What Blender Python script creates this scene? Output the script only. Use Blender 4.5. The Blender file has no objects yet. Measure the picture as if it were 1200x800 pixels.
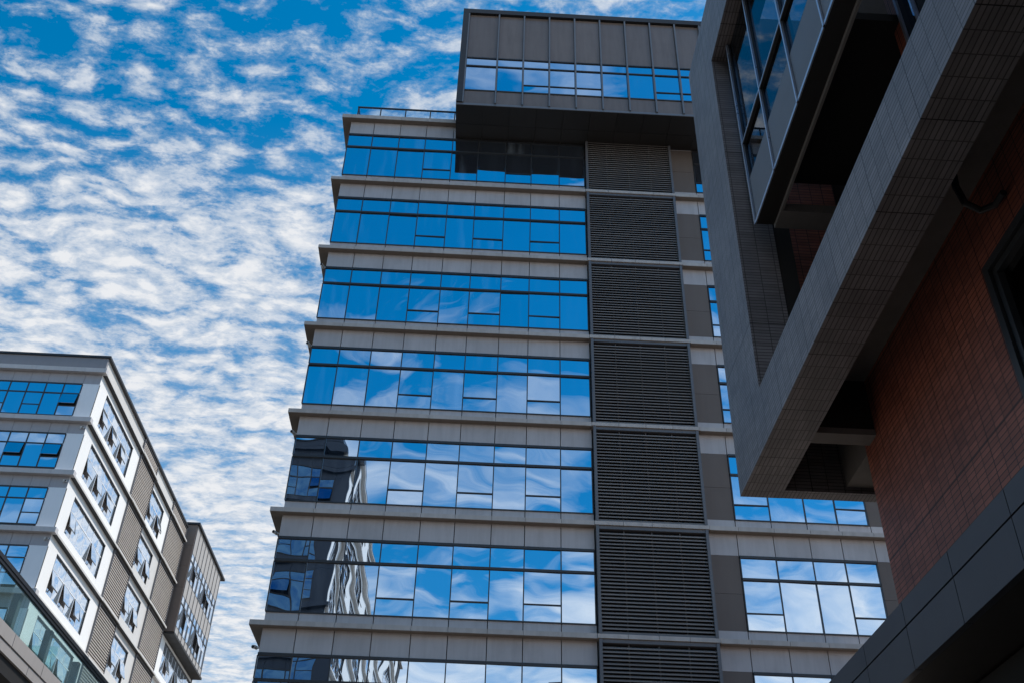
import bpy, bmesh, math, random
from mathutils import Vector, Matrix
random.seed(7)
R = math.radians
scene = bpy.context.scene
C = scene.collection

# ------------------------------------------------------------------ materials
def new_mat(name):
    m = bpy.data.materials.new(name); m.use_nodes = True
    nt = m.node_tree
    return m, nt, nt.nodes['Principled BSDF'], nt.nodes['Material Output']

def nd(nt, kind, **kw):
    n = nt.nodes.new(kind)
    for k, v in kw.items():
        if k in n.inputs: n.inputs[k].default_value = v
        else: setattr(n, k, v)
    return n

def math_n(nt, op, a, b=None, clamp=False):
    n = nt.nodes.new('ShaderNodeMath'); n.operation = op; n.use_clamp = clamp
    for i, v in enumerate((a, b)):
        if v is None: continue
        if isinstance(v, (int, float)): n.inputs[i].default_value = v
        else: nt.links.new(v, n.inputs[i])
    return n.outputs[0]

def rgb_mix(nt, fac, a, b, mode='MIX'):
    n = nt.nodes.new('ShaderNodeMix'); n.data_type = 'RGBA'; n.blend_type = mode
    for sock, v in ((n.inputs[0], fac), (n.inputs[6], a), (n.inputs[7], b)):
        if isinstance(v, (int, float)): sock.default_value = v
        elif isinstance(v, tuple): sock.default_value = v if len(v) == 4 else (*v, 1)
        else: nt.links.new(v, sock)
    return n.outputs[2]

def ramp(nt, fac, stops):
    n = nt.nodes.new('ShaderNodeValToRGB')
    e = n.color_ramp.elements
    while len(e) < len(stops): e.new(0.5)
    for el, (p, c) in zip(e, stops):
        el.position = p; el.color = c if len(c) == 4 else (*c, 1)
    nt.links.new(fac, n.inputs[0])
    return n.outputs[0]

def clad(name, col, rough=0.5, var=0.10, dirt=0.18, metallic=0.0, spec=0.5, streak=(0.9, 0.9, 0.06), dark=(0.5, 0.48, 0.46)):
    """Sheet cladding: slight tone change from panel to panel, rain streaks and blotches."""
    m, nt, b, o = new_mat(name)
    geo = nd(nt, 'ShaderNodeNewGeometry')
    isl = math_n(nt, 'MULTIPLY_ADD', geo.outputs['Random Per Island'], var)
    nt.nodes[-1].inputs[2].default_value = 1 - var / 2
    mp = nd(nt, 'ShaderNodeMapping'); mp.inputs['Scale'].default_value = (2.2, 2.2, 0.25)
    nt.links.new(geo.outputs['Position'], mp.inputs['Vector'])
    n1 = nd(nt, 'ShaderNodeTexNoise', Scale=2.0, Detail=5.0, Roughness=0.6)
    nt.links.new(mp.outputs[0], n1.inputs['Vector'])
    n2 = nd(nt, 'ShaderNodeTexNoise', Scale=0.7, Detail=6.0, Roughness=0.65)
    nt.links.new(geo.outputs['Position'], n2.inputs['Vector'])
    s = ramp(nt, n1.outputs[0], [(0.42, (0, 0, 0)), (0.72, (1, 1, 1))])
    s2 = ramp(nt, n2.outputs[0], [(0.45, (0, 0, 0)), (0.75, (1, 1, 1))])
    d = math_n(nt, 'MULTIPLY', math_n(nt, 'ADD', math_n(nt, 'MULTIPLY', s, 0.6), math_n(nt, 'MULTIPLY', s2, 0.5)), dirt, True)
    base = rgb_mix(nt, 1.0, (*col, 1), isl, 'MULTIPLY')
    c = rgb_mix(nt, d, base, tuple(a * b_ for a, b_ in zip(col, dark)))
    nt.links.new(c, b.inputs['Base Color'])
    rr = math_n(nt, 'ADD', math_n(nt, 'MULTIPLY', n2.outputs[0], 0.2), rough - 0.1)
    nt.links.new(rr, b.inputs['Roughness'])
    b.inputs['Metallic'].default_value = metallic
    b.inputs['Specular IOR Level'].default_value = spec
    return m

def tile(name, col, mortar, bw=0.2, bh=0.05, offset=0.0, rough=0.45, var=0.25, ms=0.006, seam=1.2):
    """Small facade tiles laid in a stack bond, projected by the way the face looks."""
    m, nt, b, o = new_mat(name)
    geo = nd(nt, 'ShaderNodeNewGeometry')
    sp = nd(nt, 'ShaderNodeSeparateXYZ'); nt.links.new(geo.outputs['Position'], sp.inputs[0])
    sn = nd(nt, 'ShaderNodeSeparateXYZ'); nt.links.new(geo.outputs['True Normal'], sn.inputs[0])
    ax = math_n(nt, 'GREATER_THAN', math_n(nt, 'ABSOLUTE', sn.outputs[0]), 0.5)
    az = math_n(nt, 'GREATER_THAN', math_n(nt, 'ABSOLUTE', sn.outputs[2]), 0.5)
    def pick(f, a, c):
        n = nt.nodes.new('ShaderNodeMix'); n.data_type = 'FLOAT'
        nt.links.new(f, n.inputs[0]); nt.links.new(a, n.inputs[2]); nt.links.new(c, n.inputs[3]); return n.outputs[0]
    u = pick(math_n(nt, 'MAXIMUM', ax, az), sp.outputs[0], sp.outputs[1])
    v = pick(az, sp.outputs[2], sp.outputs[0])
    cb = nd(nt, 'ShaderNodeCombineXYZ'); nt.links.new(u, cb.inputs[0]); nt.links.new(v, cb.inputs[1])
    br = nd(nt, 'ShaderNodeTexBrick'); br.offset = offset; br.squash = 1.0; br.offset_frequency = 2
    br.inputs['Scale'].default_value = 1.0
    br.inputs['Brick Width'].default_value = bw; br.inputs['Row Height'].default_value = bh
    br.inputs['Mortar Size'].default_value = ms; br.inputs['Mortar Smooth'].default_value = 0.1
    br.inputs['Color1'].default_value = (*[c * (1 - var / 2) for c in col], 1)
    br.inputs['Color2'].default_value = (*[c * (1 + var / 2) for c in col], 1)
    br.inputs['Mortar'].default_value = (*mortar, 1)
    nt.links.new(cb.outputs[0], br.inputs['Vector'])
    # wider movement joints
    b2 = nd(nt, 'ShaderNodeTexBrick'); b2.offset = 0.0
    b2.inputs['Scale'].default_value = 1.0; b2.inputs['Brick Width'].default_value = seam; b2.inputs['Row Height'].default_value = seam * 3
    b2.inputs['Mortar Size'].default_value = 0.007; b2.inputs['Mortar Smooth'].default_value = 0.1
    nt.links.new(cb.outputs[0], b2.inputs['Vector'])
    c = rgb_mix(nt, b2.outputs['Fac'], br.outputs['Color'], tuple(x * 0.35 for x in mortar))
    n2 = nd(nt, 'ShaderNodeTexNoise', Scale=1.1, Detail=6.0, Roughness=0.7)
    nt.links.new(geo.outputs['Position'], n2.inputs['Vector'])
    st = ramp(nt, n2.outputs[0], [(0.3, (0.7, 0.7, 0.7)), (0.75, (1.22, 1.2, 1.16))])
    c = rgb_mix(nt, 1.0, c, st, 'MULTIPLY')
    n3 = nd(nt, 'ShaderNodeTexNoise', Scale=5.0, Detail=5.0, Roughness=0.75)
    nt.links.new(geo.outputs['Position'], n3.inputs['Vector'])
    lime = ramp(nt, n3.outputs[0], [(0.68, (0, 0, 0)), (0.78, (1, 1, 1))])
    c = rgb_mix(nt, math_n(nt, 'MULTIPLY', lime, 0.25), c, (0.5, 0.48, 0.45))
    nt.links.new(c, b.inputs['Base Color'])
    b.inputs['Roughness'].default_value = rough
    b.inputs['Specular IOR Level'].default_value = 0.35
    bp = nd(nt, 'ShaderNodeBump'); bp.inputs['Strength'].default_value = 0.5; bp.inputs['Distance'].default_value = 0.006
    nt.links.new(br.outputs['Fac'], bp.inputs['Height']); bp.invert = True
    nt.links.new(bp.outputs[0], b.inputs['Normal'])
    return m

def mirror_glass(name, tint, refl=0.8, inner=(0.01, 0.03, 0.06), wob=0.02, scale=0.5, haze=0.03):
    """Coated curtain-wall glass: a strong tinted mirror that ripples, over a dark room."""
    m, nt, b, o = new_mat(name)
    geo = nd(nt, 'ShaderNodeNewGeometry')
    ofs = nd(nt, 'ShaderNodeVectorMath'); ofs.operation = 'SCALE'
    cb = nd(nt, 'ShaderNodeCombineXYZ')
    nt.links.new(math_n(nt, 'MULTIPLY', geo.outputs['Random Per Island'], 37.0), cb.inputs[0])
    add = nd(nt, 'ShaderNodeVectorMath'); add.operation = 'ADD'
    nt.links.new(geo.outputs['Position'], add.inputs[0]); nt.links.new(cb.outputs[0], add.inputs[1])
    n = nd(nt, 'ShaderNodeTexNoise', Scale=scale, Detail=1.5, Roughness=0.4)
    nt.links.new(add.outputs[0], n.inputs['Vector'])
    bp = nd(nt, 'ShaderNodeBump'); bp.inputs['Strength'].default_value = 1.0; bp.inputs['Distance'].default_value = wob
    nt.links.new(n.outputs[0], bp.inputs['Height'])
    gl = nd(nt, 'ShaderNodeBsdfGlossy'); gl.inputs['Color'].default_value = (*tint, 1); gl.inputs['Roughness'].default_value = 0.0
    nt.links.new(bp.outputs[0], gl.inputs['Normal'])
    # what shows of the rooms: mostly dark, some drawn blinds and pale reveals
    mp2 = nd(nt, 'ShaderNodeMapping'); mp2.inputs['Scale'].default_value = (2.6, 2.6, 0.35)
    nt.links.new(add.outputs[0], mp2.inputs['Vector'])
    n2 = nd(nt, 'ShaderNodeTexNoise', Scale=1.0, Detail=3.0); nt.links.new(mp2.outputs[0], n2.inputs['Vector'])
    di = nd(nt, 'ShaderNodeBsdfDiffuse')
    st = ramp(nt, n2.outputs[0], [(0.5, (0, 0, 0)), (0.72, (1, 1, 1))])
    bl = ramp(nt, geo.outputs['Random Per Island'], [(0.55, (0.15,) * 3), (0.95, (1, 1, 1))])
    k = math_n(nt, 'MULTIPLY', math_n(nt, 'MULTIPLY', st, bl), 0.8)
    nt.links.new(rgb_mix(nt, k, inner, (0.42, 0.5, 0.58)), di.inputs['Color'])
    lw = nd(nt, 'ShaderNodeLayerWeight', Blend=0.35)
    f = math_n(nt, 'ADD', math_n(nt, 'MULTIPLY', lw.outputs['Fresnel'], 1 - refl), refl, True)
    mx = nd(nt, 'ShaderNodeMixShader')
    nt.links.new(f, mx.inputs[0]); nt.links.new(di.outputs[0], mx.inputs[1]); nt.links.new(gl.outputs[0], mx.inputs[2])
    nt.links.new(mx.outputs[0], o.inputs['Surface'])
    nt.nodes.remove(b)
    return m

def clear_glass(name, tint, refl=0.12, grz=0.8, wob=0.0, dull=0.0, dullcol=(0.4, 0.6, 0.6)):
    m, nt, b, o = new_mat(name)
    tr = nd(nt, 'ShaderNodeBsdfTransparent'); tr.inputs['Color'].default_value = (*tint, 1)
    gl = nd(nt, 'ShaderNodeBsdfGlossy'); gl.inputs['Roughness'].default_value = 0.0; gl.inputs['Color'].default_value = (0.9, 0.95, 1, 1)
    lw = nd(nt, 'ShaderNodeLayerWeight', Blend=0.5)
    f = math_n(nt, 'ADD', math_n(nt, 'MULTIPLY', math_n(nt, 'POWER', lw.outputs['Facing'], 4.0), grz), refl, True)
    mx = nd(nt, 'ShaderNodeMixShader')
    nt.links.new(f, mx.inputs[0]); nt.links.new(tr.outputs[0], mx.inputs[1]); nt.links.new(gl.outputs[0], mx.inputs[2])
    out = mx.outputs[0]
    if dull:
        df = nd(nt, 'ShaderNodeBsdfDiffuse'); df.inputs['Color'].default_value = (*dullcol, 1)
        m2 = nd(nt, 'ShaderNodeMixShader'); m2.inputs[0].default_value = dull
        nt.links.new(out, m2.inputs[1]); nt.links.new(df.outputs[0], m2.inputs[2]); out = m2.outputs[0]
    nt.links.new(out, o.inputs['Surface']); nt.nodes.remove(b)
    return m

M = dict(
    panel=clad('tower_panel', (0.51, 0.475, 0.47), 0.42, 0.14, 0.45),
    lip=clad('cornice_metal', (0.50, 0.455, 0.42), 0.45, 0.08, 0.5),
    lipshade=clad('brown_shade_soffit', (0.22, 0.185, 0.155), 0.6, 0.1, 0.3),  # brown underside, with the shade below the ledge put into its colour
    greylip=clad('pale_cornice_metal', (0.50, 0.48, 0.48), 0.4, 0.08, 0.3),
    frame=clad('dark_frame', (0.03, 0.032, 0.036), 0.4, 0.0, 0.1),
    slat=clad('louvre_bronze', (0.20, 0.178, 0.165), 0.5, 0.3, 0.2),
    post=clad('louvre_post', (0.13, 0.13, 0.14), 0.4, 0.05, 0.2),
    void=clad('dark_void', (0.012, 0.011, 0.011), 0.8, 0.0, 0.0),
    side=clad('dark_brown_panel', (0.15, 0.118, 0.10), 0.65, 0.08, 0.2),
    boxpanel=clad('taupe_metal_panel', (0.20, 0.155, 0.13), 0.22, 0.2, 0.5, 0.0),
    fin=clad('grey_metal_fin', (0.17, 0.17, 0.18), 0.35, 0.05, 0.2, 0.2),
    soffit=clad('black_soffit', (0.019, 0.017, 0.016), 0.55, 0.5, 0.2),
    cap=clad('black_roof_cap', (0.015, 0.016, 0.02), 0.5, 0.0, 0.1),
    white=clad('white_render', (0.80, 0.79, 0.77), 0.6, 0.03, 0.12, dark=(0.8, 0.78, 0.75)),
    greyclad=clad('grey_office_cladding', (0.36, 0.35, 0.37), 0.45, 0.10, 0.25),
    whitepanel=clad('white_metal_panel', (0.82, 0.83, 0.85), 0.35, 0.05, 0.1),
    parapet=clad('grey_parapet', (0.22, 0.22, 0.24), 0.5, 0.08, 0.2),
    lslat=clad('light_louvre', (0.46, 0.41, 0.365), 0.5, 0.15, 0.3),
    bayclad=clad('warm_grey_bay_cladding', (0.38, 0.355, 0.33), 0.4, 0.12, 0.3),
    beige=clad('beige_panel', (0.60, 0.58, 0.55), 0.5, 0.06, 0.2),
    greytile=tile('grey_strip_tile', (0.225, 0.208, 0.218), (0.075, 0.07, 0.07), 0.24, 0.055, var=0.3),
    redtile=tile('red_strip_tile', (0.37, 0.12, 0.08), (0.07, 0.034, 0.027), 0.2, 0.065, seam=0.8, var=0.35),
    concrete=clad('grey_concrete', (0.20, 0.185, 0.175), 0.8, 0.0, 0.4),
    canopy=clad('blue_black_panel', (0.042, 0.046, 0.058), 0.34, 0.10, 0.2, 0.2),
    baypanel=clad('charcoal_bay_panel', (0.12, 0.115, 0.12), 0.45, 0.10, 0.15),
    steel=clad('bright_steel', (0.45, 0.48, 0.55), 0.3, 0.0, 0.1, 0.7),
    bridge=clad('bridge_fascia', (0.33, 0.31, 0.30), 0.45, 0.10, 0.25),
    paving=clad('paving', (0.17, 0.145, 0.12), 0.8, 0.0, 0.4),
    fixture=clad('white_fixture', (0.7, 0.7, 0.68), 0.4, 0.0, 0.2),
    glass=mirror_glass('tower_glass', (0.74, 0.85, 0.97), 0.80, wob=0.015, scale=0.45),
    oglass=mirror_glass('office_glass', (0.68, 0.82, 0.95), 0.82, wob=0.008, scale=0.5),
    lit_glass=mirror_glass('office_side_glass', (0.84, 0.9, 0.98), 0.8, inner=(0.55, 0.64, 0.72), wob=0.012, scale=0.6),
    nglass=mirror_glass('dark_blue_glass', (0.10, 0.24, 0.42), 0.7, wob=0.01, scale=0.5),
    darkclad=clad('dark_grey_cladding', (0.03, 0.042, 0.062), 0.45, 0.1, 0.2),
    bayglass=clear_glass('bay_glass', (0.35, 0.4, 0.45), 0.10, 0.16),
    darkglass=clear_glass('dark_window_glass', (0.1, 0.12, 0.13), 0.1),
    teal=clear_glass('teal_balustrade_glass', (0.80, 0.93, 0.92), 0.03, dull=0.025),
    railglass=clear_glass('roof_rail_glass', (0.82, 0.9, 0.95), 0.08),
)

# ------------------------------------------------------------------ mesh builder
class MB:
    def __init__(self, T=None):
        self.bm = bmesh.new(); self.T = T or (lambda u, d, z: (u, d, z))
    def hexa(self, pts):
        v = [self.bm.verts.new(p) for p in pts]
        for f in ((0, 1, 2, 3), (7, 6, 5, 4), (0, 4, 5, 1), (1, 5, 6, 2), (2, 6, 7, 3), (3, 7, 4, 0)):
            self.bm.faces.new([v[i] for i in f])
        return self
    def box(self, u0, u1, d0, d1, z0, z1, tilt=0.0):
        T = self.T
        c = [(u0, d0, z0), (u1, d0, z0), (u1, d0, z1), (u0, d0, z1), (u0, d1, z0), (u1, d1, z0), (u1, d1, z1), (u0, d1, z1)]
        if tilt:
            a, b = random.gauss(0, tilt), random.gauss(0, tilt)
            uc, zc = (u0 + u1) / 2, (z0 + z1) / 2
            c = [(u, d + a * (u - uc) + b * (z - zc), z) for u, d, z in c]
        return self.hexa([T(*p) for p in c])
    def poly(self, pts2, d0, d1):
        """a prism: outline in (u, z) run from depth d0 to d1"""
        a = [self.bm.verts.new(self.T(u, d0, z)) for u, z in pts2]
        b = [self.bm.verts.new(self.T(u, d1, z)) for u, z in pts2]
        self.bm.faces.new(a); self.bm.faces.new(b[::-1])
        for i in range(len(a)):
            j = (i + 1) % len(a); self.bm.faces.new((a[i], b[i], b[j], a[j]))
        return self
    def slat(self, u0, u1, d0, d1, z, h, th):
        """a louvre blade: front edge low, back edge high"""
        T = self.T
        return self.hexa([T(u0, d0, z), T(u1, d0, z), T(u1, d0, z + th), T(u0, d0, z + th),
                          T(u0, d1, z + h), T(u1, d1, z + h), T(u1, d1, z + h + th), T(u0, d1, z + h + th)])
    def tube(self, pts, r, n=8):
        pts = [Vector(p) for p in pts]; rings = []
        for i, p in enumerate(pts):
            t = (pts[min(i + 1, len(pts) - 1)] - pts[max(i - 1, 0)]).normalized()
            s = t.orthogonal().normalized() if i == 0 else (s - t * s.dot(t)).normalized()
            q = t.cross(s)
            rings.append([self.bm.verts.new(p + (s * math.cos(k * 2 * math.pi / n) + q * math.sin(k * 2 * math.pi / n)) * r) for k in range(n)])
        for a, b in zip(rings, rings[1:]):
            for k in range(n): self.bm.faces.new((a[k], a[(k + 1) % n], b[(k + 1) % n], b[k]))
        self.bm.faces.new(rings[0]); self.bm.faces.new(rings[-1][::-1])
        return self
    def build(self, name, mat, parent=None, bevel=0.0):
        bmesh.ops.recalc_face_normals(self.bm, faces=self.bm.faces)
        me = bpy.data.meshes.new(name); self.bm.to_mesh(me); self.bm.free()
        me.materials.append(mat if not isinstance(mat, str) else M[mat])
        o = bpy.data.objects.new(name, me); C.objects.link(o)
        if parent is not None:
            o.parent = parent
            w = Matrix.Identity(4); p = parent
            while p is not None:
                w = p.matrix_basis @ w; p = p.parent
            me.transform(w.inverted())
        if bevel:
            b = o.modifiers.new('edge', 'BEVEL'); b.width = bevel; b.segments = 2; b.limit_method = 'ANGLE'
        return o

def thing(name, label, cat, loc, group=None):
    o = bpy.data.objects.new(name, None); C.objects.link(o); o.location = loc
    o.empty_display_size = 1
    o['label'] = label; o['category'] = cat
    if group: o['group'] = group
    return o

def structure(o):
    o['kind'] = 'structure'; return o

# ------------------------------------------------------------------ ground
b = MB(); b.box(-400, 400, -400, 600, -0.5, 0.0)
structure(b.build('ground', 'paving'))

# ------------------------------------------------------------------ the tower
G = 31.95                                   # plane of its glass
TW = lambda u, d, z: (u, G + d, z)          # d > 0 goes into the building
tower = thing('office_tower', 'tall grey banded tower with blue ribbon windows and a dark box jutting out on top', 'building', (4, 42, 0))
XL, XR_ = -6.75, 14.75
MULL = [XL, -5.66, -4.45, -3.255, -2.01, -0.83, 0.43, 1.58, 2.83, 3.96]
RMUL = [8.95, 10.20, 11.46, 12.57, 13.67]
b = MB(TW); b.box(XL + 0.02, XR_ - 0.02, 0.12, 20, 0, 37.55)
b.build('wall', 'void', tower)
b = MB(TW)
for i in range(17):
    u0 = XL + i * (XR_ - XL) / 17; b.box(u0 + 0.012, u0 + (XR_ - XL) / 17 - 0.012, 0, 0.12, 0, 9.75)
b.build('base_wall', 'panel', tower)
# the flank walls and the back
b = MB(TW); b.box(XR_ - 0.02, XR_, 0.0, 20, 0, 37.6); b.box(XL, XL + 0.02, 0.9, 20, 0, 37.6); b.box(XL, XR_, 20, 20.03, 0, 37.6)
b.build('flank_wall', 'panel', tower)

def ribbon(T, parent, xs, zb, zt, ztr, subs, zsub, mg, tilt=0.008, mw=0.038, name='window', head=0.09, wide=None):
    """one ribbon window: its frame is the part, the panes are its sub-part"""
    f = MB(T); g = MB(T)
    f.box(xs[0], xs[-1], -0.035, 0.1, zt, zt + head)               # dark head
    f.box(xs[0], xs[-1], -0.045, 0.1, ztr, ztr + 0.085)            # transom
    f.box(xs[0], xs[-1], -0.03, 0.1, zb - 0.045, zb)               # sill bead
    for i, x in enumerate(xs):
        f.box(x - mw / 2, x + mw / 2, -0.025, 0.1, zb, ztr)
        f.box(x - mw / 2, x + mw / 2, -0.025, 0.1, ztr + 0.085, zt)
    for i in range(len(xs) - 1):
        a, c = xs[i] + mw / 2, xs[i + 1] - mw / 2
        g.box(a, c, 0.012, 0.03, ztr + 0.085, zt, tilt)
        if i in subs:
            f.box(a, c, -0.022, 0.1, zsub - 0.022, zsub + 0.022)
            g.box(a, c, 0.012, 0.03, zsub + 0.022, ztr, tilt); g.box(a, c, 0.012, 0.03, zb, zsub - 0.022, tilt)
        else:
            g.box(a, c, 0.012, 0.03, zb, ztr, tilt)
    fo = f.build(name, 'frame', parent)
    g.build('pane', mg, fo)
    return fo

def panels(T, xs, z0, z1, gap=0.018, d0=0.0, d1=0.12, jog=0.0):
    b = MB(T)
    for a, c in zip(xs, xs[1:]): b.box(a + gap / 2, c - gap / 2, d0 + random.uniform(-.004, .004), d1, z0, z1)
    return b

LB = (4.02, 7.90)                            # the louvre bay
for k in range(8):
    c = 9.62 + 4 * k                         # underside of this floor's cornice
    top = k == 7
    # spandrel under the cornice and sill above the lower one
    if k > 0:
        for xs in (MULL[:-1] + [LB[0] - 0.03], [LB[1] + 0.03, RMUL[0] - 0.02] + RMUL[1:-1] + [RMUL[-1] + 0.05, XR_]):
            s = MB(TW)
            for a, e in zip(xs, xs[1:]): s.box(a + 0.014, e - 0.014, random.uniform(-.003, .003), 0.12, c - 0.81, c + 0.02)
            s.build('spandrel', 'panel', tower)
    if not top:
        for xs in (MULL[:-1] + [LB[0] - 0.03], [LB[1] + 0.03, RMUL[0] - 0.02] + RMUL[1:-1] + [RMUL[-1] + 0.05, XR_]):
            s = MB(TW)
            for a, e in zip(xs, xs[1:]): s.box(a + 0.014, e - 0.014, random.uniform(-.003, .003), 0.12, c + 0.14, c + 0.515)
            s.build('sill_band', 'panel', tower)
    # the cornice: a thin projecting ledge that turns the left corner
    s = MB(TW)
    hh = 0.16 if not top else 0.22
    edges = MULL[1:-1]
    xs = [XL - 0.4] + edges + [LB[0] - 0.05]
    for a, e in zip(xs, xs[1:]): s.box(a + 0.006, e - 0.006, -0.25, 0.1, c, c + hh)
    for q in range(4):
        w = (LB[1] - LB[0] + 0.1) / 4; a = LB[0] - 0.05 + q * w
        s.box(a + 0.006, a + w - 0.006, -0.27, 0.1, c + 0.01, c + hh - 0.01)
    xs = [LB[1] + 0.05] + [RMUL[0]] + RMUL[1:-1] + [RMUL[-1], XR_ + 0.3]
    for a, e in zip(xs, xs[1:]): s.box(a + 0.006, e - 0.006, -0.25, 0.1, c, c + hh)
    s.box(XL - 0.4, XL + 0.05, 0.106, 12, c, c + hh)
    s.box(XR_ + 0.03, XR_ + 0.3, 0.106, 19, c, c + hh)
    co_ = s.build('cornice', 'lip', tower)
    s = MB(TW); s.box(XL - 0.39, LB[0] - 0.06, -0.24, -0.005, c - 0.015, c - 0.001); s.build('cornice_shade_soffit', 'lipshade', co_)  # strips below the ledge, coloured darker to carry its shade
    s = MB(TW); s.box(LB[1] + 0.06, XR_ + 0.29, -0.24, -0.005, c - 0.015, c - 0.001); s.build('cornice_shade_soffit', 'lipshade', co_)
    s = MB(TW); s.box(XL - 0.39, XL - 0.005, 0.0, 11.9, c - 0.015, c - 0.001); s.build('cornice_shade_soffit', 'lipshade', co_)
    if k == 0: continue
    # ribbon windows left and right of the louvres
    zb, zt, ztr = c - 3.44, c - 0.90, c - 1.71
    subs = {1: {3, 5, 7}, 2: {3, 5, 7}, 3: {3, 5, 7}, 4: {3, 5, 7}, 5: {3, 5, 7}, 6: {3, 5, 7}, 7: {3, 6}}[k]
    ribbon(TW, tower, MULL, zb, zt, ztr, subs, c - 2.86, 'glass')
    ribbon(TW, tower, RMUL, zb, zt, ztr, {0, 3}, c - 2.86, 'glass')
    # dark plain panels beside the right windows
    for (a, e) in ((LB[1] + 0.03, RMUL[0] - 0.035), (RMUL[-1] + 0.035, XR_)):
        s = MB(TW); s.box(a, e, 0.004, 0.12, c - 3.485, c - 2.2); s.box(a, e, 0.004, 0.12, c - 2.19, c - 0.815)
        s.build('plain_panel', 'side', tower)
    # corner post of dark metal on the left flank, as deep as the first pane
    # louvre screen
    s = MB(TW); n = 28
    for q in range(n):
        z = c - 3.80 + q * (3.62 / n)
        s.slat(LB[0] + 0.1, LB[1] - 0.1, -0.20, -0.11, z, 0.062, 0.04)
    lo = s.build('louvre_screen', 'slat', tower)
    s = MB(TW)
    s.box(LB[0], LB[0] + 0.1, -0.25, 0.1, c - 3.83, c - 0.004); s.box(LB[1] - 0.1, LB[1], -0.25, 0.1, c - 3.83, c - 0.004)
    s.box(LB[0] + 0.1, LB[1] - 0.1, -0.22, 0.1, c - 0.12, c - 0.004)
    s.box(LB[0] + 0.1, LB[1] - 0.1, -0.22, 0.1, c - 3.83, c - 3.79)
    for q in (1, 2, 3):
        u = LB[0] + q * (LB[1] - LB[0]) / 4; s.box(u - 0.02, u + 0.02, -0.105, -0.05, c - 3.79, c - 0.12)
    s.build('louvre_frame', 'post', lo)
    s = MB(TW); s.box(LB[0] + 0.1, LB[1] - 0.1, 0.05, 0.12, c - 3.79, c - 0.12)
    s.build('backing', 'void', lo)

# roof edge and glass balustrade on the left terrace
b = MB(TW); b.box(XL + 0.05, -2, 0.1, 12, 37.55, 37.75); b.build('roof', 'panel', tower)
rp = MB(TW); rp.box(-6.62, -1.75, 0.33, 0.40, 39.02, 39.08)
rp.box(-6.62, -6.55, 0.40, 8, 39.02, 39.08)
ro = rp.build('balustrade', 'cap', tower)
rp = MB(TW)
rp.bm.free()
for u in (-6.585, -5.53, -4.36, -3.2, -2.05): rp = MB(TW); rp.box(u - 0.025, u + 0.025, 0.335, 0.395, 37.75, 39.02); rp.build('post', 'cap', ro)
us = (-6.585, -5.53, -4.36, -3.2, -2.05)
for a, e in zip(us, us[1:]): rp = MB(TW); rp.box(a + 0.035, e - 0.035, 0.355, 0.37, 37.85, 38.98); rp.build('pane', 'railglass', ro)

# the dark box jutting out at the top
BY = 29.97 - G
XB0, XB1 = -1.63, 14.75
fins = [XB0 + 0.02] + [-0.17 + 1.2 * i for i in range(13)]
bx = MB(TW)
bx.box(XB0, XB1, BY + 0.12, 11, 37.0, 43.4)
box = bx.build('rooftop_box', 'void', tower)
s = MB(TW)
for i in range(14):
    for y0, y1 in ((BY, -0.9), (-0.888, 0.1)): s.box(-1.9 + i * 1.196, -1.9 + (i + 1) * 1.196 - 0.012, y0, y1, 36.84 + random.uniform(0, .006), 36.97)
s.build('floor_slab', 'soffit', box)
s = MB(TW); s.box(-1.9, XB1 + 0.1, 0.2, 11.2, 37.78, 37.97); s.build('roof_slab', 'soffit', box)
s = MB(TW); s.box(-1.9, XB1 + 0.1, BY - 0.035, BY - 0.003, 36.85, 36.97); s.build('slab_edge', 'fin', box)
s = MB(TW); s.box(-1.9, XB1 + 0.1, BY - 0.10, 11.2, 43.42, 43.72); s.box(-1.9, XB0 - 0.003, BY - 0.1, BY + 0.25, 36.975, 43.415); s.build('roof_cap', 'cap', box)
for z0, z1 in ((36.99, 37.88), (40.25, 43.40)):
    s = MB(TW)
    for a, e in zip(fins, fins[1:]):
        if e < XB1: s.box(a + 0.045, e - 0.045, BY + 0.04, BY + 0.115, z0, z1, 0.004)
    s.build('cladding_panel', 'boxpanel', box)
for x in fins:
    if x < XB1 - 0.2:
        s = MB(TW); s.box(x - 0.035, x + 0.035, BY - 0.09, BY + 0.1, 36.98, 43.41); s.build('fin', 'fin', box)
f = MB(TW); g = MB(TW)
for i, (a, e) in enumerate(zip(fins, fins[1:])):
    if e > XB1: break
    a, e = a + 0.045, e - 0.045
    for z in (37.89, 39.60, 40.18): f.box(a, e, BY + 0.005, BY + 0.1, z, z + 0.06)
    g.box(a, e, BY + 0.05, BY + 0.07, 39.66, 40.18, 0.004)
    if i in (2, 3, 4, 7, 8):
        f.box(a, e, BY + 0.012, BY + 0.1, 38.42, 38.46)
        g.box(a, e, BY + 0.05, BY + 0.07, 37.95, 38.42, 0.004); g.box(a, e, BY + 0.05, BY + 0.07, 38.46, 39.60, 0.004)
    else: g.box(a, e, BY + 0.05, BY + 0.07, 37.95, 39.60, 0.004)
fo = f.build('box_window', 'frame', box); g.build('box_pane', 'glass', fo)

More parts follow.
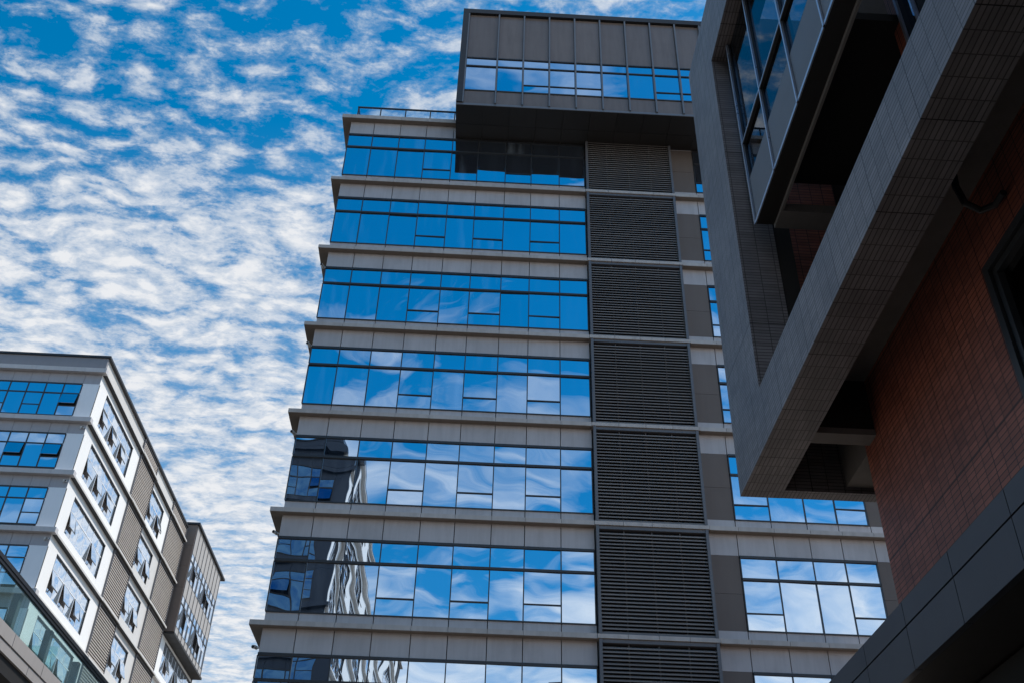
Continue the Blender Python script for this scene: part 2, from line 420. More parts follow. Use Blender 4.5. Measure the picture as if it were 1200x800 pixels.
# small fixtures under the cornice corners
def fixture(x, y, z, sgn, label):
    t = thing('wall_camera', label, 'camera', (x, y, z), 'small white cameras on wall corners')
    b = MB(); b.box(x - 0.02, x + 0.02, y - 0.1, y + 0.1, z - 0.1, z + 0.1); b.tube([(x, y, z), (x + sgn * 0.14, y, z)], 0.025); b.build('bracket', 'fixture', t)
    b = MB(); b.tube([(x + sgn * 0.14, y + 0.05, z + 0.02), (x + sgn * 0.17, y - 0.08, z + 0.0), (x + sgn * 0.2, y - 0.22, z - 0.04)], 0.06, 10); b.build('housing', 'fixture', t)
    b = MB(); b.tube([(x + sgn * 0.2, y - 0.222, z - 0.041), (x + sgn * 0.203, y - 0.24, z - 0.044)], 0.045, 10); b.build('lens', 'cap', t)
ords = {1: 'lowest visible', 2: 'second lowest', 3: 'third lowest', 4: 'second highest', 5: 'highest'}
for k in range(1, 6):
    fixture(XL - 0.02, G + 0.35, 9.62 + 4 * k - 0.55, -1, 'small white camera under the tower cornice at its left corner, %s of five' % ords[k])

# ------------------------------------------------------------------ office blocks (the left one, and one behind the viewer that the tower mirrors)
def lipbox(T, xs, c, h, d=-0.34):
    b = MB(T)
    for a, e in zip(xs, xs[1:]): b.box(a + 0.006, e - 0.006, d, 0.1, c, c + h)
    return b

def office_front(T, root, u0, u1, cs, sgn, opened=(), clad_='greyclad', white_='whitepanel', gl_='oglass'):
    """short face: ribbon windows that stop at a white corner panel; u0 is the lit corner, u runs away from it"""
    n = 12
    for fl, c in enumerate(cs):
        e = u0 + sgn * 1.14
        xs = [u0] + [e + sgn * 1.2 * i for i in range(n)]
        xs = sorted(xs)
        s = panels(T, xs, c - 0.78, c + 0.02, 0.02); s.build('spandrel', clad_, root)
        s = lipbox(T, sorted([u0 - sgn * 0.30] + [e + sgn * 3.6 * i for i in range(4)]), c, 0.33); s.build('cornice', 'greylip' if clad_ == 'greyclad' else clad_, root)
        zb, zt, ztr = c - 3.36, c - 0.87, c - 1.66
        s = MB(T); s.box(min(u0, e), max(u0, e), -0.004, 0.12, zb - 0.28, c - 0.79); s.build('corner_panel', white_, root)
        ws = sorted(e + sgn * 1.2 * i for i in range(n))
        f = MB(T); g = MB(T); a0, a1 = ws[0], ws[-1]
        f.box(a0, a1, -0.03, 0.1, zt, zt + 0.085); f.box(a0, a1, -0.03, 0.1, ztr, ztr + 0.075); f.box(a0, a1, -0.03, 0.1, zb - 0.05, zb); f.box(a0, a1, 0.0, 0.1, zb - 0.35, zb - 0.05)
        for x in ws: f.box(x - 0.04, x + 0.04, -0.02, 0.1, zb, ztr); f.box(x - 0.04, x + 0.04, -0.02, 0.1, ztr + 0.075, zt)
        zs = c - 2.6
        opens = []
        for i, (p, q) in enumerate(zip(ws, ws[1:])):
            j = i if sgn > 0 else len(ws) - 2 - i
            p, q = p + 0.04, q - 0.04
            g.box(p, q, 0.012, 0.03, ztr + 0.075, zt, 0.003)
            if j % 2 == 0:
                f.box(p, q, -0.018, 0.1, zs - 0.03, zs + 0.03)
                g.box(p, q, 0.012, 0.03, zb, zs - 0.03, 0.003)
                if (fl, j) in opened: opens.append((p, q))
                else: g.box(p, q, 0.006, 0.03, zs + 0.03, ztr, 0.003)
            else: g.box(p, q, 0.012, 0.03, zb, ztr, 0.003)
        fo = f.build('window', 'frame', root); g.build('pane', gl_, fo)
        for p, q in opens: sash(T, fo, p, q, zs + 0.03, ztr, 13, gl_)

def sash(T, parent, p, q, z0, z1, deg, mat):
    """a top-hung sash swung outwards"""
    h = z1 - z0; a = R(deg); cs_, sn = math.cos(a), math.sin(a)
    TT = lambda u, d, z: T(u, d * cs_ - (z1 - z) * sn - 0.04, z1 - (z1 - z) * cs_ - d * sn)
    b = MB(TT); b.box(p + 0.03, q - 0.03, -0.006, 0.02, z0 + 0.04, z1 - 0.04)
    so = b.build('sash', mat, parent)
    return so

def sash_frame(T, parent, sashes, z0, z1, deg):
    a = R(deg); cs_, sn = math.cos(a), math.sin(a)
    TT = lambda u, d, z: T(u, d * cs_ - (z1 - z) * sn - 0.04, z1 - (z1 - z) * cs_ - d * sn)
    b = MB(TT)
    for p, q in sashes:
        b.box(p, p + 0.03, 0.0, 0.035, z0, z1); b.box(q - 0.03, q, 0.0, 0.035, z0, z1)
        b.box(p + 0.03, q - 0.03, 0.0, 0.035, z0, z0 + 0.04); b.box(p + 0.03, q - 0.03, 0.0, 0.035, z1 - 0.04, z1)
    return b.build('sash_frame', 'frame', parent)

def side_window(T, root, xs, c, opened, mg='lit_glass'):
    zb, zt, ztr = c - 3.09, c - 0.62, c - 1.48
    f = MB(T); g = MB(T); v = MB(T)
    f.box(xs[0] - 0.05, xs[-1] + 0.05, -0.02, 0.14, zt, zt + 0.06)
    f.box(xs[0] - 0.05, xs[0], 0.0, 0.14, zb, zt); f.box(xs[-1], xs[-1] + 0.05, 0.0, 0.14, zb, zt)
    opens = []
    zs = zb + 0.42
    for i, (p, q) in enumerate(zip(xs, xs[1:])):
        p, q = p + 0.022, q - 0.022
        g.box(p, q, 0.09, 0.11, ztr + 0.03, zt, 0.004)
        if i in opened:
            opens.append((p, q))
            g.box(p, q, 0.09, 0.11, zb, zs - 0.03, 0.004)
        else: g.box(p, q, 0.09, 0.11, zb, ztr - 0.03, 0.004)
    lt = MB(T)
    lt.box(xs[0], xs[-1], 0.07, 0.13, ztr - 0.03, ztr + 0.03)
    for x in xs[1:-1]: lt.box(x - 0.02, x + 0.02, 0.075, 0.13, zb, ztr - 0.03); lt.box(x - 0.02, x + 0.02, 0.075, 0.13, ztr + 0.03, zt)
    fo = f.build('window', 'frame', root); lt.build('mullion', 'whitepanel', fo); g.build('pane', mg, fo)
    v.bm.free()
    for p, q in opens: v = MB(T); v.box(p, q, 0.1, 0.13, zs + 0.03, ztr - 0.03); v.build('opening', 'side', fo)
    T2 = lambda u, d, z: T(u, d + 0.08, z)
    for p, q in opens:
        so = sash(T2, fo, p, q, zs, ztr - 0.03, 13 + random.uniform(-3, 3), mg)
    if opens: sash_frame(T2, fo, opens, zs, ztr - 0.03, 13)

def side_louvre(T, root, u0, u1, z0, z1, mat='lslat'):
    s = MB(T); n = max(3, int((z1 - z0) / 0.2))
    for q in range(n): s.slat(u0 + 0.07, u1 - 0.07, -0.08, 0.0, z0 + 0.05 + q * (z1 - z0 - 0.2) / n, 0.05, 0.09)
    lo = s.build('louvre_screen', mat, root)
    s = MB(T); s.box(u0 + 0.07, u1 - 0.07, 0.055, 0.1, z0 + 0.04, z1 - 0.1); s.build('backing', 'slat', lo)
    s = MB(T); s.box(u0, u0 + 0.07, -0.14, 0.1, z0, z1); s.box(u1 - 0.07, u1, -0.14, 0.1, z0, z1)
    s.box(u0 + 0.07, u1 - 0.07, -0.12, 0.1, z1 - 0.1, z1); s.box(u0 + 0.07, u1 - 0.07, -0.12, 0.1, z0, z0 + 0.04)
    s.box((u0 + u1) / 2 - 0.02, (u0 + u1) / 2 + 0.02, 0.005, 0.05, z0 + 0.04, z1 - 0.1)
    s.build('louvre_frame', 'post', lo)

# --- left block
XF, YF = -26.28, 58.85
left = thing('office_block', 'lower office block at left with sunlit white side wall, open window sashes and louvred bays', 'building', (-34, 75, 0))
TF = lambda u, d, z: (u, YF + d, z)
TS = lambda u, d, z: (XF - d, u, z)
b = MB(); b.box(-60, XF - 0.12, YF + 0.12, 98, 0, 41.3); b.build('wall', 'void', left)
CS = [41.05, 37.10, 33.10, 29.10, 25.10, 21.10]
office_front(TF, left, XF, -42, CS, -1, {(0, 0), (1, 0), (1, 2), (3, 2)})
# parapet and cap
b = MB(); b.box(-60, XF + 0.05, YF - 0.02, YF + 0.2, 41.36, 42.42); b.build('parapet', 'parapet', left)
b = MB(); b.box(-60, XF + 0.22, YF - 0.12, YF + 0.4, 42.42, 42.58); b.box(XF - 0.3, XF + 0.22, YF + 0.4, 84.9, 42.42, 42.58); b.build('roof_cap', 'cap', left)
BAY1, LOU1, BAY2, LOU2 = (60.53, 67.70), (69.45, 73.75), (74.12, 77.97), (79.75, 84.9)
b = MB(TS); b.box(YF + 0.2, LOU1[0], 0.0, 0.2, 41.36, 42.42); b.box(LOU1[1], LOU2[0], 0, 0.2, 41.36, 42.42); b.build('side_parapet', 'beige', left)
for a, e in (LOU1, LOU2): side_louvre(TS, left, a, e, 41.39, 42.42)
x1 = [BAY1[0] + i * (BAY1[1] - BAY1[0]) / 6 for i in range(7)]
x2 = [BAY2[0] + i * (BAY2[1] - BAY2[0]) / 3 for i in range(4)]
for fl, c in enumerate(CS):
    b = MB(TS); b.box(YF + 0.102, 84.9, -0.30, 0.1, c, c + 0.14)
    b.box(LOU1[0] - 0.05, LOU1[1] + 0.05, -0.33, -0.302, c + 0.02, c + 0.15); b.box(LOU2[0] - 0.05, 84.95, -0.33, -0.302, c + 0.02, c + 0.15)
    co_ = b.build('side_cornice', 'beige', left)
    b = MB(TS); b.box(YF + 0.103, 84.9, -0.285, -0.004, c - 0.02, c - 0.001); b.build('cornice_shade_soffit', 'soffit', co_)  # black strip: underside and its shade painted as one dark band
    z0 = c - 3.856
    # white wall round the windows: jambs, head and sill
    w = MB(TS)
    w.box(YF + 0.004, BAY1[0] - 0.05, 0, 0.14, z0, c); w.box(BAY1[1] + 0.05, LOU1[0], 0, 0.14, z0, c)
    w.box(BAY1[0] - 0.05, BAY1[1] + 0.05, 0.003, 0.14, c - 0.56, c); w.box(BAY1[0] - 0.05, BAY1[1] + 0.05, 0.003, 0.14, z0, c - 3.09)
    w.build('white_wall', 'white', left)
    w = MB(TS)
    w.box(LOU1[1], BAY2[0] - 0.05, 0, 0.14, z0, c); w.box(BAY2[1] + 0.05, LOU2[0], 0, 0.14, z0, c)
    w.box(BAY2[0] - 0.05, BAY2[1] + 0.05, 0.003, 0.14, c - 0.56, c); w.box(BAY2[0] - 0.05, BAY2[1] + 0.05, 0.003, 0.14, z0, c - 3.09)
    w.build('side_wall', 'beige' if fl else 'white', left)
    side_window(TS, left, x1, c, {0: {0, 2, 4}, 1: {0, 2, 4}, 2: {0, 4}, 3: {0, 2, 4}, 4: {0, 2, 4}, 5: {0, 2}}[fl])
    side_window(TS, left, x2, c, {0: {0, 2}, 1: {0, 2}, 2: {0, 2}, 3: {0, 2}, 4: {2}, 5: set()}[fl])
    for a, e in (LOU1, LOU2): side_louvre(TS, left, a, e, z0, c - 0.003)
# the box that juts from the far end
XBX = -25.4
TB = lambda u, d, z: (XBX - d, u, z)
b = MB(); b.box(-40, XBX - 0.1, 85.4, 97.1, 33.05, 42.9)
pb = b.build('projecting_bay', 'cap', left)
b = MB(); b.box(-26.6, XBX + 0.2, 85.2, 97.8, 42.96, 43.16); b.build('bay_roof_cap', 'cap', pb)
b = MB()
for i in range(10): b.box(-30, XBX + 0.05, 85.36 + 1.19 * i, 85.36 + 1.19 * (i + 1) - 0.02, 32.85, 33.04)
b.build('bay_soffit', 'soffit', pb)
b = MB()
for i in range(5): b.box(-29, XBX - 0.01, 85.30, 85.395, 33.05 + i * 1.98, 33.05 + (i + 1) * 1.98 - 0.015)
b.build('bay_end_wall', 'side', pb)
fx = [85.45 + 1.24 * i for i in range(10)]
for z0, z1 in ((33.06, 33.6), (36.4, 37.9), (40.36, 42.94)):
    s = MB(TB)
    for a, e in zip(fx, fx[1:]): s.box(a + 0.03, e - 0.03, 0, 0.09, z0, z1)
    s.build('bay_panel', 'bayclad', pb)
for x in fx:
    fn = MB(TB); fn.box(x - 0.03, x + 0.03, -0.05, 0.09, 33.06, 42.94); fn.build('bay_fin', 'post', pb)
for z0, z1 in ((33.6, 36.4), (37.9, 40.36)):
    f = MB(TB); g = MB(TB); ops = []
    for i, (a, e) in enumerate(zip(fx, fx[1:])):
        f.box(a + 0.03, e - 0.03, -0.01, 0.09, z1 - 0.7, z1 - 0.62); f.box(a + 0.03, e - 0.03, -0.01, 0.09, z0, z0 + 0.05)
        g.box(a + 0.03, e - 0.03, 0.03, 0.05, z1 - 0.62, z1, 0.004)
        if i in (1, 5, 6): ops.append((a + 0.04, e - 0.04)); g.box(a + 0.03, e - 0.03, 0.03, 0.05, z0 + 0.05, z0 + 0.5, 0.004)
        else: g.box(a + 0.03, e - 0.03, 0.03, 0.05, z0 + 0.05, z1 - 0.7, 0.004)
    fo = f.build('bay_window', 'frame', pb); g.build('bay_pane', 'lit_glass', fo)
    for p, q in ops: sash(TB, fo, p, q, z0 + 0.5, z1 - 0.7, 20, 'lit_glass')
# wall under that box
for fl, c in enumerate(CS[2:], 2):
    w = MB(TS); zt = min(c, 32.8); w.box(84.95, 97, 0, 0.14, c - 0.56, zt); w.box(84.95, 86.6, 0, 0.14, c - 3.856, c - 0.56); w.box(86.6, 97, 0, 0.14, c - 3.856, c - 3.09)
    w.build('far_wall', 'white', left)
    if fl > 2:
        b = MB(TS); b.box(84.95, 97, -0.30, 0.1, c, c + 0.14); b.build('far_cornice', 'beige', left)
    side_window(TS, left, [86.65 + 1.15 * i for i in range(10)], c, {1, 4, 7} if fl < 5 else set())
for i, c in enumerate(CS[1:4]):
    fixture(XF - 0.30, YF - 0.02, c - 0.35, 1, ('small white camera at the top left block corner, under its %s cornice' % ('second', 'third', 'fourth')[i]))

# --- the block behind the viewer, mirrored in the tower's glass
XN, YN = -9.95, -5.6
near = thing('mirrored_office_block', 'dark office block seen only mirrored in the lower left windows of the tower', 'building', (-25, -25, 0))
TFN = lambda u, d, z: (u, YN - d, z)
TSN = lambda u, d, z: (XN - d, u, z)
b = MB(); b.box(-40, XN - 0.12, -60, YN - 0.12, 0, 41.3); b.build('wall', 'void', near)
office_front(TFN, near, XN, -30, CS[:5], -1, {(0, 0), (2, 2)}, 'darkclad', 'darkclad', 'nglass')
b = MB(); b.box(-40, XN + 0.05, YN - 0.2, YN, 41.60, 42.42); b.box(XN - 0.2, XN + 0.05, -60, YN - 0.2, 41.60, 42.42); b.build('parapet', 'darkclad', near)
b = MB(); b.box(-40, XN + 0.2, YN - 0.4, YN + 0.1, 42.42, 42.58); b.build('roof_cap', 'cap', near)
for fl, c in enumerate(CS[:5]):
    b = MB(TSN); b.box(-60, YN - 0.102, -0.30, 0.1, c, c + 0.14)
    b.build('side_cornice', 'beige', near)
    for k in range(4):
        y1 = YN - 0.3 - k * 12
        w = MB(TSN); w.box(y1 - 1.2, y1 - 0.0, 0, 0.14, c - 3.856, c); w.box(y1 - 12, y1 - 8.4, 0, 0.14, c - 3.856, c)
        w.box(y1 - 8.4, y1 - 1.2, 0.003, 0.14, c - 0.56, c); w.box(y1 - 8.4, y1 - 1.2, 0.003, 0.14, c - 3.856, c - 3.09)
        w.build('white_wall', 'white', near)
        side_window(TSN, near, [y1 - 8.35 + 1.18 * i for i in range(7)], c, {0, 2, 4} if k < 2 else set())

# ------------------------------------------------------------------ glass-sided footbridge at lower left
XG = -11.0
bridge = thing('footbridge', 'elevated footbridge with teal glass balustrade and grey panelled fascia at lower left', 'footbridge', (-12.8, 20, 0))
b = MB(); b.box(XG - 3.6, XG - 0.08, -5.3, 58.3, 9.45, 10.2); b.build('deck', 'soffit', bridge)
s = MB(); jy = [-5.3 + 2.12 * i for i in range(31)]
for a, e in zip(jy, jy[1:]):
    s.box(XG - 0.07, XG + 0.03, a + 0.012, e - 0.012, 10.045, 10.36)
    s.box(XG - 0.07, XG + 0.0, a - 0.8 + 0.012, e - 0.8 - 0.012, 9.80, 10.03)
s.build('fascia', 'bridge', bridge)
for side, xg in ((0, XG - 0.05), (1, XG - 3.5)):
    r_ = MB(); r_.box(xg - 0.07, xg + 0.06, -5.3, 58.3, 11.46, 11.56); r_.box(xg - 0.05, xg + 0.04, -5.3, 58.3, 11.38, 11.457)
    ro = r_.build('balustrade', 'cap', bridge)
    for i in range(26):
        a = 22.04 + 2.42 * (i - 11)
        if 15 < a < 56: g = MB(); g.box(xg - 0.012, xg + 0.012, a + 0.015, a + 2.405, 10.37, 11.40); g.build('balustrade_pane', 'teal', ro)
    for i in range(26):
        a = 22.04 + 2.42 * (i - 11)
        if side == 0 and 20 < a < 34:
            p = MB(); p.box(xg - 0.28, xg - 0.10, a - 0.09, a + 0.09, 10.21, 11.37); p.build('post', 'post', ro)
g = MB(); g.box(XG - 3.4, XG - 0.35, 27.99, 28.01, 10.21, 11.36); g.build('cross_pane', 'teal', bridge)
for y in (2, 20, 44): b = MB(); b.box(XG - 2.6, XG - 1.2, y - 0.5, y + 0.5, 0, 9.44); b.build('pier', 'concrete', bridge)

# ------------------------------------------------------------------ the tiled building on the right
XP = 4.0
right = thing('tiled_building', 'dark building on the right with grey tiled portal frame and red tiled wall', 'building', (12, 2, 0))
XW = 5.47                                     # plane of the red wall
b = MB(); b.box(6.14, 26, -16, 13.6, -0.3, 18.4); b.box(XW + 0.3, 6.13, -16, 12.2, -0.3, 10.3); b.build('core_wall', 'void', right)
W1 = 8.35                                     # far edge of the window cut in the red wall
b = MB(); b.box(XW, XW + 0.29, W1, 12.36, -0.3, 10.098); b.box(XW, XW + 0.29, -16, W1, 9.14, 10.098); b.box(XW, XW + 0.29, -16, W1, -0.3, 6.6)
b.build('red_wall', 'redtile', right)
b = MB(); b.box(6.4, 26, 13.6, 13.84, -0.3, 18.4); b.build('end_wall', 'redtile', right)
# portal frame: one ring of tile
b = MB()
TP = lambda u, d, z: (XP + d, u, z)
b.T = TP
Z0, Z1, Y1 = 9.18, 19.18, 13.84
outer = [(-14, Z0), (Y1, Z0), (Y1, Z1), (-14, Z1)]
YI, ZI0, ZI1, YJ = 12.2, 10.09, 17.6, -12.2
b.box(YI, Y1, 0, 0.62, Z0, Z1); b.box(YJ, YI, 0, 0.62, Z0, ZI0); b.box(YJ, YI, 0, 0.70, ZI1, Z1); b.box(-14, YJ, 0, 0.62, Z0, Z1)
bmesh.ops.remove_doubles(b.bm, verts=b.bm.verts, dist=0.0005)
b.build('portal_frame', 'greytile', right)
b = MB(); b.box(4.62, 6.115, 13.59, 13.838, Z0 + 0.002, ZI0 + 1.3); b.build('end_beam', 'greytile', right)
b = MB(); b.box(4.622, XW - 0.003, 11.92, 12.20, Z0 + 0.004, Z0 + 0.1); b.build('cross_beam', 'concrete', right); b = MB(); b.box(4.622, XW - 0.003, 5.2, 5.5, Z0 + 0.004, Z0 + 0.1); b.build('cross_beam', 'concrete', right)
b = MB(); b.box(4.622, XW - 0.003, 11.93, 12.19, Z0 + 0.103, 10.3); b.build('beam_web', 'void', right); b = MB(); b.box(4.622, XW - 0.003, 5.21, 5.49, Z0 + 0.103, 10.3); b.build('beam_web', 'void', right)
b = MB(); b.box(4.63, 6.13, -14, 12.5, 10.102, 10.299); b.box(4.63, 6.115, 12.502, 13.588, 10.102, 10.4); b.box(5.58, 6.1, 12.365, 13.58, Z0 + 0.1, 10.1); b.build('recess_ceiling', 'concrete', right)
# loggia back wall, high beam and pier
b = MB(); b.box(4.72, 6.115, 12.9, 13.1, 10.31, 18.3); b.build('loggia_wall', 'redtile', right)
b = MB(); b.box(4.75, 6.115, 12.2, 12.88, 18.5, 19.0); b.build('roof_beam', 'concrete', right)
b = MB(); b.box(4.63, 4.9, 12.22, 12.88, 10.4, 17.58); b.build('column', 'void', right)
b = MB(); b.box(5.4, 6.11, 8.24, 8.5, 10.31, 19.1); b.box(5.4, 6.11, -4, 8.24, 10.31, 11.5); b.box(5.4, 6.11, -4, 5.5, 11.5, 19.1); b.build('pier', 'redtile', right)
f = MB(); f.box(5.36, 5.5, 8.15, 8.236, 11.52, 17); f.box(5.36, 5.5, 5.51, 8.15, 11.52, 11.62); f.box(5.34, 5.5, 7.72, 7.80, 11.62, 17); f.box(5.36, 5.5, 6.6, 6.68, 11.62, 17)
fo = f.build('window', 'frame', right)
for y in (7.74, 8.10): f = MB(); f.box(5.30, 5.335, y, y + 0.05, 11.63, 17); f.build('window_trim', 'steel', fo)
g = MB(); g.box(5.44, 5.46, 5.51, 8.15, 11.62, 17, 0.004); g.build('pane', 'oglass', fo)
# hanging glass bay
XB = 4.2
TBY = lambda u, d, z: (XB + d, u, z)
mu = [11.81, 10.62, 9.32, 8.05, 6.78, 5.5, 4.2, 2.9]
b = MB(TBY)
b.box(2.9, 11.81, 0.0, 0.02, 13.0, 13.06)
bay = b.build('glass_bay', 'steel', right)
b = MB(TBY); b.box(2.9, 11.81, 0.021, 0.30, 13.0, 13.08); b.build('bay_soffit', 'soffit', bay); b = MB(TBY); b.box(2.9, 11.42, 0.30, 0.34, 12.93, 13.6); b.box(11.42, 11.81, 0.301, 1.9, 12.93, 13.1); b.build('bay_edge_beam', 'concrete', bay)
b = MB(TBY); b.box(8.3, 11.4, 0.345, 1.9, 13.55, 13.7); b.build('bay_floor', 'void', bay)
b = MB(TBY)
for a, e in zip(mu, mu[1:]): b.box(e + 0.03, a - 0.03, 0.02, 0.06, 13.085, 14.0)
b.build('bay_panel', 'baypanel', bay)
b = MB(TBY); b.box(2.9, 11.81, 0.03, 0.12, 14.0, 14.05); b.box(2.9, 11.81, 0.0, 0.1, 14.84, 14.90)
for y in mu: b.box(y - 0.03, y + 0.03, 0.022, 0.16, 13.085, 17.55)
f = b.build('bay_frame', 'frame', bay)
b = MB(TBY)
for y in mu[:-1]: b.box(y - 0.02, y + 0.02, -0.012, 0.02, 13.0, 17.55)
b.box(2.9, 11.81, -0.01, -0.001, 14.855, 14.885)
b.build('bay_trim', 'steel', bay)
g = MB(TBY)
for a, e in zip(mu, mu[1:]): g.box(e + 0.035, a - 0.035, 0.05, 0.065, 14.05, 14.83); g.box(e + 0.035, a - 0.035, 0.05, 0.065, 14.9, 17.5)
g.build('bay_pane', 'bayglass', bay)
# window in the red wall
f = MB(); f.box(XW - 0.04, XW + 0.25, W1 - 0.11, W1 - 0.003, 6.6, 9.135); f.box(XW - 0.04, XW + 0.25, -6, W1 - 0.11, 9.03, 9.135); f.box(XW, XW + 0.18, W1 - 0.2, W1 - 0.115, 6.6, 9.02); f.box(XW, XW + 0.18, -6, W1 - 0.2, 8.94, 9.02)
fo = f.build('red_wall_window', 'frame', right)
g = MB(); g.box(XW + 0.08, XW + 0.1, -6, W1 - 0.2, 6.6, 8.94); g.build('red_wall_pane', 'darkglass', fo)
# canopy with panelled fascia
XCN = 4.6
TC = lambda u, d, z: (XCN + d, u, z)
s = MB(TC); jy = [10.327 + 1.274 * i for i in range(-11, 4)]
for a, e in zip(jy, jy[1:]):
    s.box(a + 0.006, e - 0.006, 0, 0.08, 5.795, 6.05); s.box(a + 0.006, e - 0.006, 0, 0.08, 5.32, 5.775)
cn = s.build('canopy', 'canopy', right)
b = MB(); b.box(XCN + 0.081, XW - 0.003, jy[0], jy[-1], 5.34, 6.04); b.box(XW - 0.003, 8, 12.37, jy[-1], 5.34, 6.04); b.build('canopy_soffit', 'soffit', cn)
b = MB(); b.box(XW - 0.1, XW - 0.004, -6, 12.3, -0.3, 5.3); b.build('dark_shopfront', 'void', right)
# drain pipe with a swan neck, and faint rods in the loggia
b = MB(); b.tube([(5.13, 7.82, 10.1), (5.11, 7.82, 9.87), (5.17, 7.85, 9.65), (5.33, 7.86, 9.56), (5.40, 7.69, 9.49), (5.40, 7.5, 9.48)], 0.04, 10)
b.build('drain_pipe', 'cap', right)
b = MB(); b.tube([(4.75, 11.7, 11.6), (6.0, 10.9, 12.5)], 0.012, 6); b.build('brace_rod', 'concrete', right)

KR = 0.95
right.scale = (KR, KR, KR); right.location = (12 * KR, 2 * KR, 1.6 * (1 - KR))

# ------------------------------------------------------------------ light, sky, camera
SUN_EL, SUN_AZ = R(52), R(88)                 # azimuth from +Y towards +X
w = bpy.data.worlds.new('World'); scene.world = w; w.use_nodes = True
nt = w.node_tree; bg = nt.nodes['Background']
sky = nd(nt, 'ShaderNodeTexSky'); sky.sky_type = 'NISHITA'; sky.sun_disc = False
sky.sun_elevation = SUN_EL; sky.sun_rotation = SUN_AZ; sky.ozone_density = 3.0; sky.dust_density = 0.4; sky.air_density = 1.0
hs = nd(nt, 'ShaderNodeHueSaturation'); hs.inputs['Hue'].default_value = 0.486; hs.inputs['Saturation'].default_value = 1.45; hs.inputs['Value'].default_value = 1.8
nt.links.new(sky.outputs[0], hs.inputs['Color'])
tc = nd(nt, 'ShaderNodeTexCoord')
sp = nd(nt, 'ShaderNodeSeparateXYZ'); nt.links.new(tc.outputs['Generated'], sp.inputs[0])
zz = math_n(nt, 'ADD', math_n(nt, 'MAXIMUM', sp.outputs[2], 0.02), 0.08)
px = math_n(nt, 'DIVIDE', sp.outputs[0], zz); py = math_n(nt, 'DIVIDE', sp.outputs[1], zz)
pv = nd(nt, 'ShaderNodeCombineXYZ'); nt.links.new(px, pv.inputs[0]); nt.links.new(py, pv.inputs[1])
def noise(vec, s, d=5.0, r=0.55, dist=0.0, sx=1.0, sy=1.0, rot=0.0, ofs=(0, 0, 0)):
    mp = nd(nt, 'ShaderNodeMapping'); mp.inputs['Scale'].default_value = (sx, sy, 1); mp.inputs['Rotation'].default_value = (0, 0, rot); mp.inputs['Location'].default_value = ofs
    nt.links.new(vec, mp.inputs['Vector'])
    n = nd(nt, 'ShaderNodeTexNoise', Scale=s, Detail=d, Roughness=r, Distortion=dist)
    nt.links.new(mp.outputs[0], n.inputs['Vector']); return n.outputs[0]
warp = nd(nt, 'ShaderNodeTexNoise', Scale=8.0, Detail=3.0)
nt.links.new(pv.outputs[0], warp.inputs['Vector'])
wv = nd(nt, 'ShaderNodeVectorMath'); wv.operation = 'MULTIPLY_ADD'
nt.links.new(warp.outputs['Color'], wv.inputs[0]); wv.inputs[1].default_value = (0.07, 0.07, 0); nt.links.new(pv.outputs[0], wv.inputs[2])
def puffs(scale, sx, sy, rot, ofs):
    mp = nd(nt, 'ShaderNodeMapping'); mp.inputs['Scale'].default_value = (sx, sy, 1); mp.inputs['Rotation'].default_value = (0, 0, rot); mp.inputs['Location'].default_value = ofs
    nt.links.new(wv.outputs[0], mp.inputs['Vector'])
    v = nd(nt, 'ShaderNodeTexVoronoi'); v.feature = 'SMOOTH_F1'; v.inputs['Scale'].default_value = scale; v.inputs['Smoothness'].default_value = 0.6; v.inputs['Randomness'].default_value = 0.95
    nt.links.new(mp.outputs[0], v.inputs['Vector'])
    return math_n(nt, 'SUBTRACT', 1.0, v.outputs['Distance'])
cells = puffs(31.0, 0.76, 1.25, R(-7), (0, 0, 0))
soft = noise(wv.outputs[0], 36.0, 7.0, 0.64, 0.2, 0.74, 1.4, R(-10))
rows = noise(wv.outputs[0], 17.0, 3.0, 0.5, 0.4, 0.42, 1.6, R(-6), (2.0, 5.0, 0))
fine = noise(pv.outputs[0], 95.0, 5.0, 0.65, 0.2, 1.0, 1.3, R(-10))
big = noise(pv.outputs[0], 3.2, 2.0, 0.5, 0.4, 1.0, 1.0, 0.4, (3.1, 1.7, 0))
# how much of the layer is cloud: more far off, thin overhead
front = math_n(nt, 'MULTIPLY', math_n(nt, 'ADD', py, -0.78), 0.42)
front = math_n(nt, 'MINIMUM', math_n(nt, 'MAXIMUM', front, -0.045), 0.11)
cov = math_n(nt, 'ADD', front, math_n(nt, 'MULTIPLY', math_n(nt, 'ADD', big, -0.5), 0.20))
dens = math_n(nt, 'ADD', math_n(nt, 'MULTIPLY', cells, 0.34), math_n(nt, 'MULTIPLY', soft, 0.42))
dens = math_n(nt, 'ADD', dens, math_n(nt, 'MULTIPLY', rows, 0.30))
dens = math_n(nt, 'ADD', math_n(nt, 'ADD', dens, math_n(nt, 'MULTIPLY', math_n(nt, 'ADD', fine, -0.5), 0.26)), cov)
alpha_f = ramp(nt, dens, [(0.44, (0, 0, 0)), (0.515, (0.20,) * 3), (0.61, (0.70,) * 3), (0.74, (0.95,) * 3)])
veil = math_n(nt, 'MULTIPLY', math_n(nt, 'ADD', py, -0.80), 0.34, True)
veil = math_n(nt, 'MINIMUM', veil, 0.68)
alpha_f = math_n(nt, 'ADD', math_n(nt, 'MULTIPLY', alpha_f, math_n(nt, 'SUBTRACT', 1.0, veil)), veil)
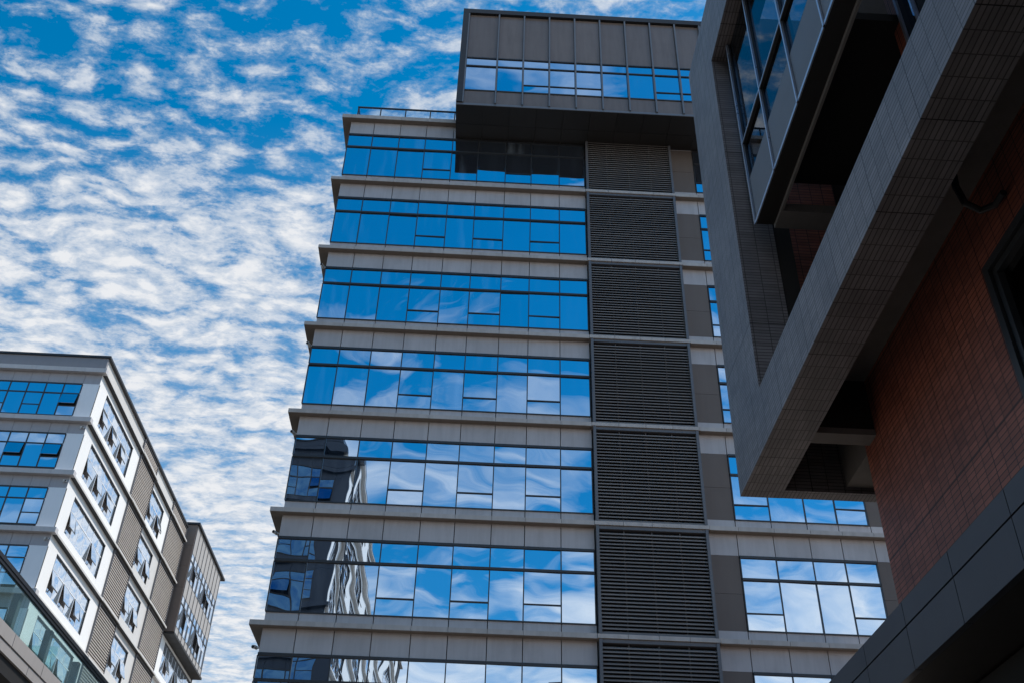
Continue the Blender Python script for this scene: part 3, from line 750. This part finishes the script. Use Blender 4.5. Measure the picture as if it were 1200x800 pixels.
# behind the viewer: softer, larger cloud banks
bc = noise(pv.outputs[0], 2.6, 6.0, 0.55, 0.6, 1.0, 1.6, R(-25), (7.3, 2.2, 0))
bcov = math_n(nt, 'ADD', bc, math_n(nt, 'MULTIPLY', math_n(nt, 'ADD', math_n(nt, 'MULTIPLY', py, -1.0), -1.25), 0.16))
bcov = math_n(nt, 'ADD', bcov, math_n(nt, 'MULTIPLY', px, 0.06))
alpha_b = ramp(nt, bcov, [(0.52, (0, 0, 0)), (0.80, (0.85,) * 3)])
isback = math_n(nt, 'MULTIPLY_ADD', py, -2.0, True); nt.nodes[-1].inputs[2].default_value = 0.3
mixa = nt.nodes.new('ShaderNodeMix'); mixa.data_type = 'FLOAT'
nt.links.new(isback, mixa.inputs[0]); nt.links.new(alpha_f, mixa.inputs[2]); nt.links.new(alpha_b, mixa.inputs[3])
shade = noise(wv.outputs[0], 40.0, 4.0, 0.6, 0.2, 0.8, 1.4, R(-10), (0.012, 0.02, 0))
lum = math_n(nt, 'ADD', math_n(nt, 'MULTIPLY', dens, 1.0), math_n(nt, 'MULTIPLY', math_n(nt, 'ADD', shade, -0.5), 0.75))
ccol_f = rgb_mix(nt, ramp(nt, lum, [(0.48, (0, 0, 0)), (0.80, (1, 1, 1))]), (5.0, 5.9, 7.1, 1), (8.7, 8.8, 9.0, 1))
ccol = rgb_mix(nt, isback, ccol_f, (11.6, 11.6, 11.6, 1))
# added white cloud overhead, out of view, to whiten the fill light
over = math_n(nt, 'MULTIPLY', math_n(nt, 'ADD', sp.outputs[2], -0.83), 9.0, True)
over = math_n(nt, 'MULTIPLY', over, ramp(nt, soft, [(0.3, (0.55,) * 3), (0.7, (1, 1, 1))]))
col = rgb_mix(nt, mixa.outputs[0], hs.outputs[0], ccol)
col = rgb_mix(nt, over, col, (13.0, 12.6, 12.0, 1))
nt.links.new(col, bg.inputs['Color']); bg.inputs['Strength'].default_value = 0.1

sl = bpy.data.lights.new('sun', 'SUN'); sl.energy = 4.0; sl.angle = R(0.53); sl.color = (1.0, 0.95, 0.88)
so = bpy.data.objects.new('sun', sl); C.objects.link(so)
sd = Vector((math.sin(SUN_AZ) * math.cos(SUN_EL), math.cos(SUN_AZ) * math.cos(SUN_EL), math.sin(SUN_EL)))
so.rotation_euler = sd.to_track_quat('Z', 'Y').to_euler()

cam = bpy.data.cameras.new('camera'); co = bpy.data.objects.new('camera', cam); C.objects.link(co)
cam.sensor_width = 36; cam.lens = 35.8874; cam.clip_end = 2000; cam.clip_start = 0.1
yaw, pitch, roll = 0.02975553, 0.64133487, 0.02989349
fw = Vector((math.sin(yaw) * math.cos(pitch), math.cos(yaw) * math.cos(pitch), math.sin(pitch)))
r0 = Vector((math.cos(yaw), -math.sin(yaw), 0)); u0 = r0.cross(fw)
rr = math.cos(roll) * r0 + math.sin(roll) * u0; uu = -math.sin(roll) * r0 + math.cos(roll) * u0
mt = Matrix((rr, uu, -fw)).transposed().to_4x4(); mt.translation = (0, 0, 1.6)
co.matrix_world = mt
scene.camera = co

scene.view_settings.view_transform = 'Standard'; scene.view_settings.look = 'None'
scene.view_settings.exposure = 0.0; scene.view_settings.gamma = 1.0; scene.view_settings.use_curve_mapping = False
scene.render.engine = 'CYCLES'
scene.cycles.max_bounces = 8; scene.cycles.glossy_bounces = 4; scene.cycles.diffuse_bounces = 4; scene.cycles.transparent_max_bounces = 12
scene.cycles.use_denoising = True
